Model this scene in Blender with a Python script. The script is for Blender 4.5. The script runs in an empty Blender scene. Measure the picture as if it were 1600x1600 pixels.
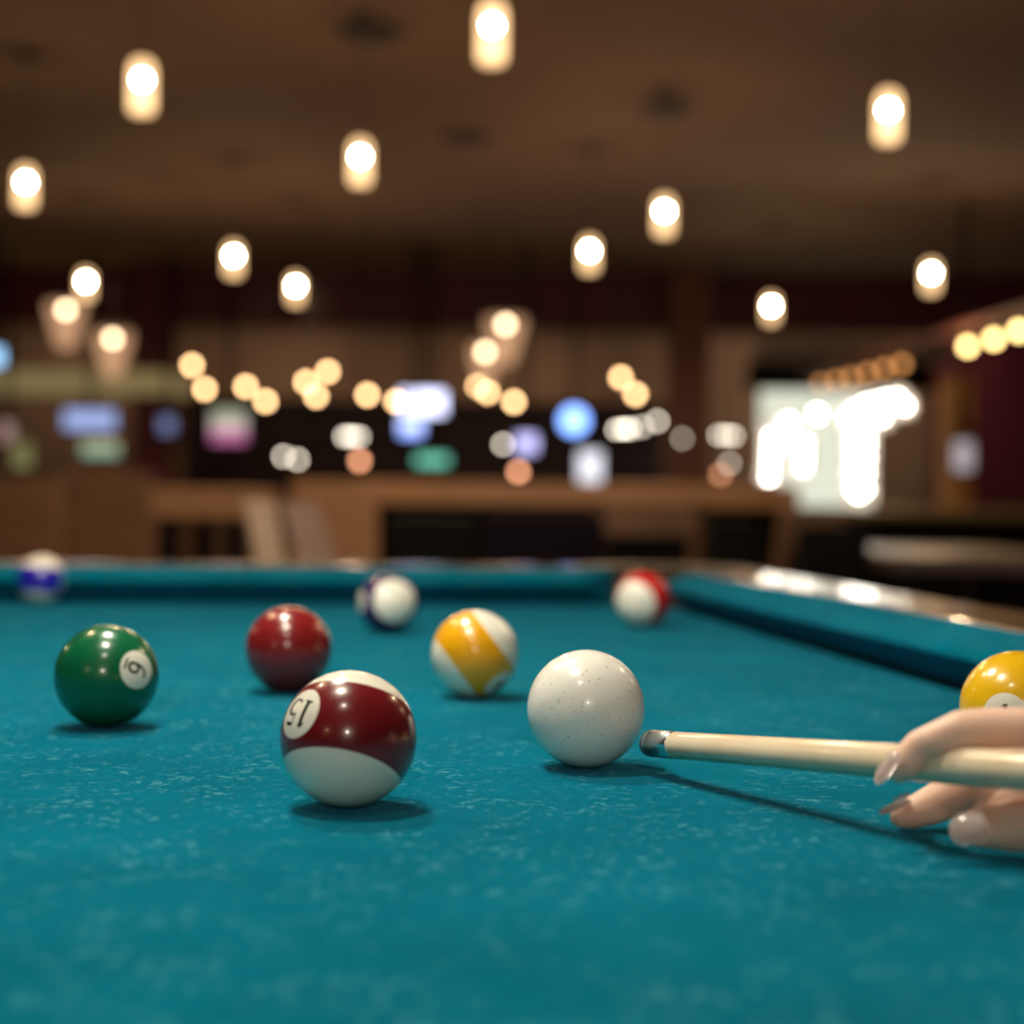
import bpy, bmesh, math, random
from mathutils import Vector, Matrix
random.seed(7)
SC = bpy.context.scene
COL = SC.collection
V = Vector

# ------------------------------------------------------------------ camera
FPX = 2500.0
CLOTH = 0.76                      # playing surface above the floor
CAMZ = CLOTH + 0.1297
HORIZON, ROLL = 781.3, 0.013
pitch = math.atan((800 - HORIZON) / FPX)
F = V((0, math.cos(pitch), -math.sin(pitch)))
R0 = V((1, 0, 0)); U0 = R0.cross(F)
R = R0 * math.cos(ROLL) + U0 * math.sin(ROLL)
U = U0 * math.cos(ROLL) - R0 * math.sin(ROLL)
CAM = V((0, 0, CAMZ))
cd = bpy.data.cameras.new('camera'); cam = bpy.data.objects.new('camera', cd); COL.objects.link(cam)
M = Matrix.Identity(4)
for i in range(3):
    M[i][0] = R[i]; M[i][1] = U[i]; M[i][2] = -F[i]; M[i][3] = CAM[i]
cam.matrix_world = M
cd.sensor_fit = 'HORIZONTAL'; cd.sensor_width = 24.0; cd.sensor_height = 24.0; cd.lens = FPX * 24 / 1600
cd.clip_start = 0.02; cd.clip_end = 100
cd.dof.use_dof = True; cd.dof.focus_distance = 0.735
cd.dof.aperture_fstop = (cd.lens / 1000) / 0.0127
SC.camera = cam
SC.view_settings.view_transform = 'Standard'; SC.view_settings.look = 'None'
SC.view_settings.exposure = 0.45; SC.view_settings.gamma = 1.0
SC.cycles.use_adaptive_sampling = False
SC.cycles.use_denoising = True
SC.cycles.sample_clamp_indirect = 6.0
SC.cycles.max_bounces = 8

w = bpy.data.worlds.new('world'); SC.world = w; w.use_nodes = True
w.node_tree.nodes['Background'].inputs[0].default_value = (0.55, 0.42, 0.36, 1)
w.node_tree.nodes['Background'].inputs[1].default_value = 0.02

def P(x, y, D):
    """Point of the place seen at photo pixel (x, y), D metres in front of the lens."""
    return CAM + F * D + R * ((x - 800) / FPX * D) + U * ((800 - y) / FPX * D)

def on_plane(x, y, z):
    d = F + R * ((x - 800) / FPX) + U * ((800 - y) / FPX)
    return CAM + d * ((z - CAMZ) / d.z)

# ------------------------------------------------------------------ materials
MATS = {}
def nodes_of(m):
    m.use_nodes = True
    return m.node_tree, m.node_tree.nodes['Principled BSDF']

def mat(name, col, rough=0.6, metal=0.0, noise=0.0, nscale=8.0, bump=0.0, emit=None, es=0.0, coat=0.0, sss=0.0, spec=None, sheen=0.0):
    if name in MATS: return MATS[name]
    m = bpy.data.materials.new(name); nt, b = nodes_of(m)
    c = (*col, 1)
    b.inputs['Base Color'].default_value = c
    b.inputs['Roughness'].default_value = rough; b.inputs['Metallic'].default_value = metal
    b.inputs['Coat Weight'].default_value = coat
    b.inputs['Sheen Weight'].default_value = sheen
    if spec is not None: b.inputs['Specular IOR Level'].default_value = spec
    if sss:
        b.inputs['Subsurface Weight'].default_value = sss
        b.inputs['Subsurface Radius'].default_value = (1.0, 0.35, 0.18); b.inputs['Subsurface Scale'].default_value = 0.006
    if emit:
        b.inputs['Emission Color'].default_value = (*emit, 1); b.inputs['Emission Strength'].default_value = es
    tc = nt.nodes.new('ShaderNodeTexCoord'); n = nt.nodes.new('ShaderNodeTexNoise')
    n.inputs['Scale'].default_value = nscale; n.inputs['Detail'].default_value = 6
    nt.links.new(tc.outputs['Object'], n.inputs['Vector'])
    if noise:
        mx = nt.nodes.new('ShaderNodeMix'); mx.data_type = 'RGBA'
        mx.inputs[6].default_value = tuple(max(0, v * (1 - noise)) for v in col) + (1,)
        mx.inputs[7].default_value = tuple(min(1, v * (1 + noise)) for v in col) + (1,)
        nt.links.new(n.outputs['Fac'], mx.inputs[0]); nt.links.new(mx.outputs[2], b.inputs['Base Color'])
    if bump:
        bp = nt.nodes.new('ShaderNodeBump'); bp.inputs['Strength'].default_value = bump; bp.inputs['Distance'].default_value = 0.002
        nt.links.new(n.outputs['Fac'], bp.inputs['Height']); nt.links.new(bp.outputs['Normal'], b.inputs['Normal'])
    MATS[name] = m
    return m

def emat(name, col, s):
    if name in MATS: return MATS[name]
    m = bpy.data.materials.new(name); m.use_nodes = True; nt = m.node_tree; nt.nodes.clear()
    e = nt.nodes.new('ShaderNodeEmission'); o = nt.nodes.new('ShaderNodeOutputMaterial')
    e.inputs[0].default_value = (*col, 1); e.inputs[1].default_value = s
    nt.links.new(e.outputs[0], o.inputs[0]); MATS[name] = m
    return m

def wood(name, c1, c2, rough=0.35, coat=0.0, scale=6.0, stretch=(1, 12, 12)):
    if name in MATS: return MATS[name]
    m = bpy.data.materials.new(name); nt, b = nodes_of(m); N = nt.nodes; L = nt.links
    tc = N.new('ShaderNodeTexCoord'); mp = N.new('ShaderNodeMapping'); mp.inputs['Scale'].default_value = stretch
    n = N.new('ShaderNodeTexNoise'); n.inputs['Scale'].default_value = scale; n.inputs['Detail'].default_value = 8
    cr = N.new('ShaderNodeValToRGB'); cr.color_ramp.elements[0].color = (*c1, 1); cr.color_ramp.elements[1].color = (*c2, 1)
    cr.color_ramp.elements[0].position = .35; cr.color_ramp.elements[1].position = .65
    L.new(tc.outputs['Object'], mp.inputs[0]); L.new(mp.outputs[0], n.inputs['Vector']); L.new(n.outputs['Fac'], cr.inputs[0])
    L.new(cr.outputs[0], b.inputs['Base Color']); b.inputs['Roughness'].default_value = rough; b.inputs['Coat Weight'].default_value = coat
    b.inputs['Coat Roughness'].default_value = 0.11
    MATS[name] = m
    return m

# ------------------------------------------------------------------ mesh helpers
def link(name, bm, mats, parent=None, smooth=False, loc=None):
    me = bpy.data.meshes.new(name); bmesh.ops.recalc_face_normals(bm, faces=bm.faces) if len(bm.faces) < 50000 else None
    bm.to_mesh(me); bm.free()
    if not isinstance(mats, (list, tuple)): mats = [mats]
    for m in mats: me.materials.append(m)
    if smooth:
        for p in me.polygons: p.use_smooth = True
    o = bpy.data.objects.new(name, me); COL.objects.link(o)
    if parent is not None: o.parent = parent
    if loc is not None: o.location = loc
    return o

def tag(o, label, cat, group=None, kind=None):
    o['label'] = label; o['category'] = cat
    if group: o['group'] = group
    if kind: o['kind'] = kind
    return o

def struct(o):
    o['kind'] = 'structure'; return o

def thing(name, label, cat, loc=(0, 0, 0), rz=0, group=None):
    o = bpy.data.objects.new(name, None); COL.objects.link(o); o.empty_display_size = 0.05
    o.location = loc; o.rotation_euler = (0, 0, rz)
    return tag(o, label, cat, group)

def dup(root, loc, rz=0, label=None):
    r = root.copy(); COL.objects.link(r); r.location = loc; r.rotation_euler = (0, 0, rz)
    if label: r['label'] = label
    for ch in list(root.children):
        c = ch.copy(); COL.objects.link(c); c.parent = r
        for g in ch.children:
            d = g.copy(); COL.objects.link(d); d.parent = c
    return r

def box(bm, x0, x1, y0, y1, z0, z1, bevel=0.0, mi=0):
    vs = [bm.verts.new((x, y, z)) for x in (x0, x1) for y in (y0, y1) for z in (z0, z1)]
    fs = [bm.faces.new([vs[i] for i in f]) for f in ((0, 1, 3, 2), (4, 6, 7, 5), (0, 4, 5, 1), (2, 3, 7, 6), (0, 2, 6, 4), (1, 5, 7, 3))]
    for f in fs: f.material_index = mi
    if bevel:
        es = list({e for f in fs for e in f.edges})
        bmesh.ops.bevel(bm, geom=es, offset=bevel, segments=3, affect='EDGES', profile=0.7)
    return bm

def nb(): return bmesh.new()

def tube(bm, pts, rads, seg=16, cap=True):
    """swept tube along points with a radius at each"""
    rings = []
    n = len(pts)
    prev = None
    for i, p in enumerate(pts):
        d = (pts[min(i + 1, n - 1)] - pts[max(i - 1, 0)]).normalized()
        a = V((0, 0, 1)) if abs(d.z) < 0.9 else V((1, 0, 0))
        if prev is not None: a = prev
        x = (a - d * a.dot(d)).normalized(); y = d.cross(x); prev = x
        rings.append([bm.verts.new(p + (x * math.cos(t) + y * math.sin(t)) * rads[i]) for t in [2 * math.pi * k / seg for k in range(seg)]])
    for i in range(n - 1):
        for k in range(seg):
            bm.faces.new((rings[i][k], rings[i][(k + 1) % seg], rings[i + 1][(k + 1) % seg], rings[i + 1][k]))
    if cap:
        bm.faces.new(rings[0][::-1]); bm.faces.new(rings[-1])
    return bm

def lathe(bm, prof, seg=32, c=(0, 0, 0), cap=True, mi=0):
    rings = []
    for r, z in prof:
        rings.append([bm.verts.new((c[0] + r * math.cos(2 * math.pi * k / seg), c[1] + r * math.sin(2 * math.pi * k / seg), c[2] + z)) for k in range(seg)])
    for i in range(len(prof) - 1):
        for k in range(seg):
            f = bm.faces.new((rings[i][k], rings[i][(k + 1) % seg], rings[i + 1][(k + 1) % seg], rings[i + 1][k])); f.material_index = mi
    if cap:
        if prof[0][0] > 1e-5: bm.faces.new(rings[0][::-1]).material_index = mi
        if prof[-1][0] > 1e-5: bm.faces.new(rings[-1]).material_index = mi
    return bm

def ball_bm(bm, c, r, seg=24):
    prof = [(max(1e-6, r * math.sin(math.pi * i / (seg // 2))), -r * math.cos(math.pi * i / (seg // 2))) for i in range(seg // 2 + 1)]
    return lathe(bm, prof, seg, c, cap=False)

# ================================================================== LAMPS (room light)
bulb_m = emat('warm bulb', (1.0, 0.70, 0.40), 560)
glow_m = emat('globe bulb', (1.0, 0.59, 0.27), 13)
ivory_m = emat('ivory bulb', (1.0, 0.88, 0.66), 11)
amber_m = emat('amber bulb', (1.0, 0.50, 0.20), 5)
yellow_m = emat('yellow bulb', (1.0, 0.66, 0.24), 10)
cord_m = mat('black cord', (0.02, 0.018, 0.016), 0.6)
brass_m = mat('brown metal', (0.12, 0.08, 0.05), 0.35, metal=0.8)

def glass_shade_mat():
    m = bpy.data.materials.new('frosted lamp glass'); m.use_nodes = True; nt = m.node_tree; nt.nodes.clear()
    o = nt.nodes.new('ShaderNodeOutputMaterial'); mx = nt.nodes.new('ShaderNodeMixShader')
    t = nt.nodes.new('ShaderNodeBsdfTransparent'); e = nt.nodes.new('ShaderNodeEmission')
    e.inputs[0].default_value = (1.0, 0.62, 0.30, 1); e.inputs[1].default_value = 2.6
    mx.inputs[0].default_value = 0.5
    nt.links.new(t.outputs[0], mx.inputs[1]); nt.links.new(e.outputs[0], mx.inputs[2]); nt.links.new(mx.outputs[0], o.inputs[0])
    return m
shade_m = glass_shade_mat()
CEIL = 3.29

def pendant(loc, label, group, zc=CEIL):
    L = zc - loc.z
    t = thing('pendant_lamp', label, 'lamp', loc, 0, group)
    link('cord', tube(nb(), [V((0, 0, 0.075)), V((0, 0, L - 0.02))], [0.003, 0.003], 6), cord_m, t)
    link('ceiling_rose', lathe(nb(), [(0.05, L - 0.025), (0.05, L - 0.006), (0.035, L - 0.001)], 20), brass_m, t)
    link('socket', lathe(nb(), [(0.018, 0.028), (0.018, 0.075), (0.008, 0.085)], 16), brass_m, t)
    link('bulb', ball_bm(nb(), (0, 0, 0), 0.019, 16), bulb_m, t, True)
    ld = bpy.data.lights.new('pendant_light', 'AREA'); ld.shape = 'DISK'; ld.size = .07; ld.energy = 14; ld.color = (1.0, .68, .40)
    lo = bpy.data.objects.new('light_source', ld); COL.objects.link(lo); lo.parent = t; lo.location = (0, 0, -.025)
    link('glass_shade', lathe(nb(), [(0.012, 0.085), (0.038, 0.07), (0.048, 0.04), (0.048, -0.115), (0.042, -0.132)], 28, cap=False), shade_m, t, True)
    return t

# ================================================================== SETTING
floor_m = mat('dark carpet', (0.035, 0.018, 0.016), 0.9, noise=0.5, nscale=3)
ceil_m = mat('brown ceiling paint', (0.30, 0.19, 0.115), 0.85, noise=0.12, nscale=0.7)
maroon_m = mat('maroon paint', (0.11, 0.012, 0.030), 0.6, noise=0.2, nscale=2)
tan_m = mat('tan wall plaster', (0.26, 0.17, 0.11), 0.8, noise=0.25, nscale=1.5)
trim_m = mat('ochre cornice paint', (0.42, 0.24, 0.10), 0.6)
XL, XR, YB, YN = -8.5, 6.2, 19.5, -6.0

struct(link('floor', box(nb(), XL, XR + .2, YN, YB, -0.1, 0), floor_m))
struct(link('ceiling', box(nb(), XL, XR + .2, YN, YB, CEIL, CEIL + 0.1), ceil_m))
struct(link('wall_back', box(nb(), XL, XR + .2, YB, YB + 0.15, 0, CEIL), tan_m))
struct(link('wall_left', box(nb(), XL - 0.15, XL, YN, YB, 0, CEIL), maroon_m))
struct(link('wall_right', box(nb(), XR + .2, XR + 0.35, YN, YB, 0, CEIL), maroon_m))
struct(link('wall_front', box(nb(), XL, XR + .2, YN - 0.15, YN, 0, CEIL), tan_m))
# maroon bulkhead beam across the bar
struct(link('trim_1', box(nb(), XL, XR + .2, 16.9, 17.3, 2.72, CEIL - 0.002, 0.01), maroon_m))
# stepped cornice along the right wall
bm = nb()
box(bm, XR - 0.35, XR + .2, YN, YB, CEIL - 0.16, CEIL - 0.002, 0.01)
box(bm, XR - 0.10, XR + .2, YN, YB, CEIL - 0.34, CEIL - 0.165, 0.01)
struct(link('trim_2', bm, trim_m))
# columns
def column(x0, x1, D, m, name, zt=CEIL - .003):
    a = P(x0, 700, D); b = P(x1, 700, D)
    struct(link(name, box(nb(), a.x, b.x, D, D + 0.4, 0, zt, 0.01), m))
redbrown_m = mat('red brown panel', (0.16, 0.05, 0.03), 0.6, noise=0.2)
column(205, 262, 16.3, maroon_m, 'trim_3')
column(1045, 1108, 16.4, redbrown_m, 'trim_4')
column(1485, 1520, 13.6, mat('ochre post', (0.45, 0.22, 0.05), 0.6), 'trim_5', 2.0)
a_ = P(1462, 700, 19.0)
struct(link('trim_9', box(nb(), a_.x, XR + .19, 19.0, 19.2, 0, CEIL - .003), maroon_m))
# dark ceiling speakers
for i, (x, y) in enumerate(((730, 215), (1040, 165), (578, 52))):
    D = (CEIL - CAMZ) * FPX / (HORIZON - y)
    p = P(x, y, D)
    tag(link('ceiling_speaker', lathe(nb(), [(0.16, -0.012), (0.16, 0.0)], 28), mat('dark grille', (0.05, 0.035, 0.03), 0.7), loc=(p.x, p.y, CEIL - 0.002)),
        ('round dark speaker grille flush in the ceiling, between two rows of pendants at mid distance',
         'round dark speaker grille in the ceiling on the right, above two close pendants',
         'round dark speaker grille in the ceiling nearest the top edge, beside the topmost pendant')[i], 'speaker', 'ceiling speaker grilles')

# ------------------------------------------------------------------ pendants
pend = [(769, 40, 'jar-shaded pendant lamp nearest of all, at the very top centre of the ceiling'),
        (222, 125, 'large glowing jar pendant lamp high up on the left'),
        (563, 245, 'glowing jar pendant lamp alone left of centre, mid ceiling'),
        (40, 285, 'glowing jar pendant lamp cut close to the left edge of the view'),
        (365, 400, 'jar pendant lamp hanging just above the dark maroon beam, left of a slightly lower one'),
        (134, 440, 'jar pendant lamp hanging directly over the cluster of bowl lamps at left'),
        (462, 447, 'small jar pendant lamp seen against the maroon beam left of centre'),
        (921, 392, 'smaller of the two jar pendant lamps hanging close together right of centre'),
        (1038, 330, 'larger of the two jar pendant lamps hanging close together right of centre'),
        (1388, 172, 'large glowing jar pendant lamp high up on the right'),
        (1455, 427, 'jar pendant lamp on the right beside the ochre cornice'),
        (1205, 478, 'smallest jar pendant lamp, against the maroon beam above the marquee letters')]
for x, y, lb in pend:
    D = 1.7 * FPX / (HORIZON + ROLL * (x - 800) - y)
    pendant(P(x, y, D), lb, 'jar pendant lamps')
# the same lamps go on behind the camera
for x, y, k in ((0.25, -4.6, 'on the right'), (-2.6, -3.2, 'on the left')):
    pendant(V((x, y, 2.45)), 'jar pendant lamp hanging behind the photographer ' + k, 'jar pendant lamps')

for x, y, k in ((-1.3, 2.3, 'left over the pool table'), (2.0, 3.0, 'right, near the pool table'), (-.7, 4.3, 'centre, beyond the pool table'), (3.8, 4.4, 'far right, above the side table'), (-4.2, 4.2, 'far left')):  # extra pendants added out of view to brighten the furniture beyond the table
    pendant(V((x, y, 2.59)), 'added unseen jar pendant lamp above the view, ' + k, 'jar pendant lamps')
for x in (-5.2, -2.6, 0.0, 2.6, 4.8):  # added lamps, hidden by the beam, that brighten the back wall
    t = thing('fill_downlight', 'added unseen recessed downlight behind the maroon beam, %s' % {-5.2: 'farthest to the left', -2.6: 'second from the left wall', 0.0: 'middle one', 2.6: 'second from the right wall', 4.8: 'farthest to the right'}[x], 'lamp', (x, 18.2, CEIL), 0, 'added back bar fill lights')
    link('ring', lathe(nb(), [(.06, -.012), (.09, -.012), (.09, -.001)], 24, cap=False), brass_m, t)
    link('lens', lathe(nb(), [(.058, -.006), (.058, -.004)], 24), emat('downlight lens', (1.0, .75, .5), 30), t)
    ld = bpy.data.lights.new('fill_downlight', 'AREA'); ld.shape = 'DISK'; ld.size = .11; ld.energy = 10; ld.color = (1.0, .70, .46)
    lo = bpy.data.objects.new('light_source', ld); COL.objects.link(lo); lo.parent = t; lo.location = (0, 0, -.014)

# ------------------------------------------------------------------ billiard light over the table
TH = math.atan(0.141)
E1 = V((math.cos(TH), math.sin(TH), 0)); E2 = V((-math.sin(TH), math.cos(TH), 0))
A_, B_ = 0.56, 1.12
# nose line of right cushion passes (0.309, 1.10); far one passes (-0.236, 1.965)
q0 = V((0.296, 1.10, 0)); q1 = V((-0.236, 1.92, 0))
corner = q0 + E2 * ((q1 - q0).dot(E2))
TC = corner - E1 * A_ - E2 * B_
def T(u, v, z=0): return TC + E1 * u + E2 * v + V((0, 0, z))
lampz = CLOTH + 0.85
t = thing('billiard_lamp', 'three-shade billiard lamp hanging over the pool table, above the view', 'lamp', TC, TH)
ctr = 0.0
vs = [(P_ - TC).dot(E2) for P_ in (V((-.15, .28, 0)), V((-.2, .74, 0)), V((-.26, 1.20, 0)))]
link('bar', tube(nb(), [V((0, vs[0] - .25, lampz + 0.24)), V((0, vs[-1] + .25, lampz + 0.24))], [0.012, 0.012], 12), brass_m, t)
for s in (vs[0] - .1, vs[-1] + .1):
    link('hanger', tube(nb(), [V((0, s, lampz + 0.24)), V((0, s, CEIL))], [0.005, 0.005], 8), brass_m, t)
shade_in = mat('green lamp shade', (0.02, 0.09, 0.05), 0.35)
for s, e in zip(vs, (10, 51, 68)):
    link('lamp_shade', lathe(nb(), [(0.03, 0.20), (0.05, 0.17), (0.15, 0.03), (0.155, 0.02)], 32, (0, s, lampz), cap=False), shade_in, t, True)
    link('bulb', ball_bm(nb(), (0, s, lampz), 0.045, 20), emat('lamp bulb %d' % e, (1.0, 0.87, 0.72), e * 3.5), t, True)

# big globe lamp of the room behind the photographer
t = thing('globe_pendant', 'large white globe pendant lamp hanging in the room behind the photographer', 'lamp', (0.12, -2.7, 1.98))
link('globe', ball_bm(nb(), (0, 0, 0), .10, 24), emat('white globe glass', (1.0, .89, .77), 105), t, True)
link('cord', tube(nb(), [V((0, 0, .10)), V((0, 0, CEIL - 1.98))], [.004, .004], 8), cord_m, t)

# ================================================================== POOL TABLE
def cloth_mat(name, base, light):
    m = bpy.data.materials.new(name); nt, b = nodes_of(m); N = nt.nodes; L = nt.links
    tc = N.new('ShaderNodeTexCoord')
    def noise(s, d, r=.6):
        n = N.new('ShaderNodeTexNoise'); n.inputs['Scale'].default_value = s; n.inputs['Detail'].default_value = d; n.inputs['Roughness'].default_value = r
        L.new(tc.outputs['Object'], n.inputs['Vector']); return n
    def ramp(src, a, b_):
        r = N.new('ShaderNodeMapRange'); r.inputs[1].default_value = a; r.inputs[2].default_value = b_; L.new(src, r.inputs[0]); return r.outputs[0]
    n1 = noise(210, 3, .55); n2 = noise(9, 4); n3 = noise(900, 2); n4 = noise(35, 3)
    spk = ramp(n1.outputs['Fac'], .54, .66); dens = ramp(n4.outputs['Fac'], .38, .62); mot = ramp(n2.outputs['Fac'], .3, .75)
    mu = N.new('ShaderNodeMath'); mu.operation = 'MULTIPLY'; L.new(spk, mu.inputs[0]); L.new(dens, mu.inputs[1])
    m2 = N.new('ShaderNodeMath'); m2.operation = 'MULTIPLY'; m2.inputs[1].default_value = .40; L.new(mu.outputs[0], m2.inputs[0])
    c0 = N.new('ShaderNodeMix'); c0.data_type = 'RGBA'; c0.inputs[6].default_value = (*[v * .82 for v in base], 1); c0.inputs[7].default_value = (*[v * 1.15 for v in base], 1)
    L.new(mot, c0.inputs[0])
    c1 = N.new('ShaderNodeMix'); c1.data_type = 'RGBA'; c1.inputs[7].default_value = (*light, 1)
    L.new(m2.outputs[0], c1.inputs[0]); L.new(c0.outputs[2], c1.inputs[6]); L.new(c1.outputs[2], b.inputs['Base Color'])
    b.inputs['Roughness'].default_value = .85; b.inputs['Specular IOR Level'].default_value = 0.0
    b.inputs['Sheen Weight'].default_value = .36; b.inputs['Sheen Roughness'].default_value = .35; b.inputs['Sheen Tint'].default_value = (.12, .54, 1.0, 1)
    bp = N.new('ShaderNodeBump'); bp.inputs['Strength'].default_value = .5; bp.inputs['Distance'].default_value = .0004
    L.new(n3.outputs['Fac'], bp.inputs['Height']); L.new(bp.outputs['Normal'], b.inputs['Normal'])
    return m
cloth_m = cloth_mat('teal billiard cloth', (0.0, 0.134, 0.204), (0.13, 0.44, 0.52))
rail_m = wood('lacquered rail wood', (0.03, 0.011, 0.006), (0.06, 0.024, 0.012), rough=.24, coat=.9)
black_m = mat('black pocket leather', (0.012, 0.011, 0.010), .5)
cab_m = wood('dark cabinet wood', (0.03, 0.012, 0.008), (0.06, 0.025, 0.014), .4)

table = thing('pool_table', 'teal-clothed pool table with glossy brown rails filling the foreground', 'pool table', (TC.x, TC.y, 0), TH)
# bed with pocket cut-outs
ext = 0.045; pr = 0.062; po = 0.03
def corner_arc(sx, sy):
    cx, cy = sx * (A_ + po), sy * (B_ + po)
    d = ext - po; s = math.sqrt(pr * pr - d * d)
    a0 = math.atan2(-s * sy, d * sx); a1 = math.atan2(d * sy, -s * sx)
    da = (a1 - a0 + math.pi) % (2 * math.pi) - math.pi
    mid = a0 + da / 2
    if (math.cos(mid) * sx + math.sin(mid) * sy) > 0: da = da - math.copysign(2 * math.pi, da)
    return [(cx + pr * math.cos(a0 + da * i / 12), cy + pr * math.sin(a0 + da * i / 12)) for i in range(13)]
def side_arc(sx):
    cx = sx * (A_ + .055); r = .06; d = .055 - ext; s = math.sqrt(r * r - d * d)
    pts = []
    for i in range(13):
        y = -s + 2 * s * i / 12
        pts.append((cx - sx * math.sqrt(max(0, r * r - y * y)), y))
    return pts
ol = corner_arc(1, 1) + corner_arc(-1, 1)[::-1] + side_arc(-1)[::-1] + corner_arc(-1, -1) + corner_arc(1, -1)[::-1] + side_arc(1)
bm = nb(); top = [bm.verts.new((x, y, CLOTH)) for x, y in ol]; bot = [bm.verts.new((x, y, CLOTH - .03)) for x, y in ol]
bm.faces.new(top); bm.faces.new(bot[::-1])
for i in range(len(ol)):
    j = (i + 1) % len(ol); bm.faces.new((top[i], bot[i], bot[j], top[j]))
bmesh.ops.triangulate(bm, faces=[f for f in bm.faces if len(f.verts) > 4])
bed = link('bed_cloth', bm, cloth_m, table)
# cushions: profile (outward offset, height)
PROF = [(0.030, 0.0015), (0.022, 0.010), (0.010, 0.0205), (0.003, 0.0245), (0.0, 0.0275), (0.0005, 0.0305), (0.004, 0.0335), (0.012, 0.0365), (0.030, 0.041), (0.0455, 0.0445), (0.0455, 0.0015)]
def cushion(p0, p1, out, c0, c1):
    """nose from p0 to p1, out = outward unit vector; c0/c1 how far the ends splay outwards"""
    bm = nb(); d = (p1 - p0).normalized(); n = 12; rings = []
    for e, (p, c, s) in enumerate(((p0, c0, -1), (p1, c1, 1))):
        rings.append([bm.verts.new(p + out * o + d * s * c * o + V((0, 0, CLOTH + z))) for o, z in PROF])
    k = len(PROF)
    for i in range(k): bm.faces.new((rings[0][i], rings[0][(i + 1) % k], rings[1][(i + 1) % k], rings[1][i]))
    bm.faces.new(rings[0][::-1]); bm.faces.new(rings[1])
    o = link('cushion', bm, cloth_m, table); return o
gc, gs = 0.078, 0.062
for sx in (1, -1):
    cushion(V((sx * A_, gs, 0)), V((sx * A_, B_ - gc, 0)), V((sx, 0, 0)), -(-.25), .9)
    cushion(V((sx * A_, -gs, 0)), V((sx * A_, -B_ + gc, 0)), V((sx, 0, 0)), .25, .9)
for sy in (1, -1):
    cushion(V((-A_ + gc, sy * B_, 0)), V((A_ - gc, sy * B_, 0)), V((0, sy, 0)), .9, .9)
# wooden rails
W0, W1 = .045, .148
def rail(x0, x1, y0, y1):
    return link('rail', box(nb(), x0, x1, y0, y1, CLOTH - .05, CLOTH + .0455, .007), rail_m, table)
for sx in (1, -1):
    xa, xb = sorted((sx * (A_ + W0 + .0006), sx * (A_ + W1)))
    rail(xa, xb, .06, B_ - .045); rail(xa, xb, -B_ + .045, -.06)
for sy in (1, -1):
    ya, yb = sorted((sy * (B_ + W0 + .0006), sy * (B_ + W1)))
    rail(-A_ + .045, A_ - .045, ya, yb)
# pockets: corner castings with cup
for sx, sy in ((1, 1), (1, -1), (-1, 1), (-1, -1)):
    cx, cy = sx * (A_ + po), sy * (B_ + po); bm = nb(); n = 30
    base = math.atan2(sy, sx); rings = []
    for i in range(n + 1):
        a = base + (i / n - .5) * math.radians(244)
        ca, sa = math.cos(a), math.sin(a)
        ro = min((W1 - po) / max(abs(ca), 1e-6), (W1 - po) / max(abs(sa), 1e-6), .130)
        rings.append([bm.verts.new((cx + r_ * ca, cy + r_ * sa, CLOTH + z)) for r_, z in ((pr + .001, -.04), (pr, .038), (pr + .006, .0475), (ro - .008, .0475), (ro, .038), (ro, -.05))])
    for i in range(n):
        for k in range(6): bm.faces.new((rings[i][k], rings[i + 1][k], rings[i + 1][(k + 1) % 6], rings[i][(k + 1) % 6]))
    bm.faces.new(rings[0]); bm.faces.new(rings[-1][::-1])
    link('pocket_casting', bm, mat('bronze brown casting', (.075, .05, .03), .3, metal=.5), table)
    link('pocket', lathe(nb(), [(pr + .0005, -.031), (pr - .004, -.11), (pr - .02, -.15), (.001, -.16)], 28, (cx, cy, CLOTH), cap=False), black_m, table, True)
for sx in (1, -1):
    link('pocket', lathe(nb(), [(.0585, .03), (.0585, -.11), (.03, -.15), (.001, -.16)], 28, (sx * (A_ + .055), 0, CLOTH), cap=False), black_m, table, True)
bm = nb(); box(bm, -A_ - .13, A_ + .13, -B_ - .13, B_ + .13, CLOTH - .33, CLOTH - .165, .01)
link('cabinet', bm, cab_m, table)
bm = nb()
for x0, x1, y0, y1 in ((-A_ - .143, -A_ - .13, -B_ - .143, B_ + .143), (A_ + .13, A_ + .143, -B_ - .143, B_ + .143), (-A_ - .13, A_ + .13, B_ + .13, B_ + .143), (-A_ - .13, A_ + .13, -B_ - .143, -B_ - .13)):
    box(bm, x0, x1, y0, y1, CLOTH - .34, CLOTH - .0505)
link('apron', bm, cab_m, table)
for sx in (-1, 1):
    for sy in (-1, 1):
        link('leg', lathe(nb(), [(.06, 0), (.06, .03), (.035, .06), (.05, .25), (.065, CLOTH - .335)], 20, (sx * (A_ - .05), sy * (B_ - .15), 0)), cab_m, table, True)
for k in range(1, 8):
    if k == 4: continue
    for sx in (1, -1):
        link('sight', lathe(nb(), [(.0055, 0), (.0055, .0008)], 16, (sx * (A_ + .095), -B_ + 2 * B_ * k / 8, CLOTH + .0453)), mat('pearl inlay', (.7, .65, .55), .2), table)
for k in (1, 2, 3):
    link('sight', lathe(nb(), [(.0055, 0), (.0055, .0008)], 16, (-A_ + 2 * A_ * k / 4, B_ + .095, CLOTH + .0453)), MATS['pearl inlay'], table)

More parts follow.
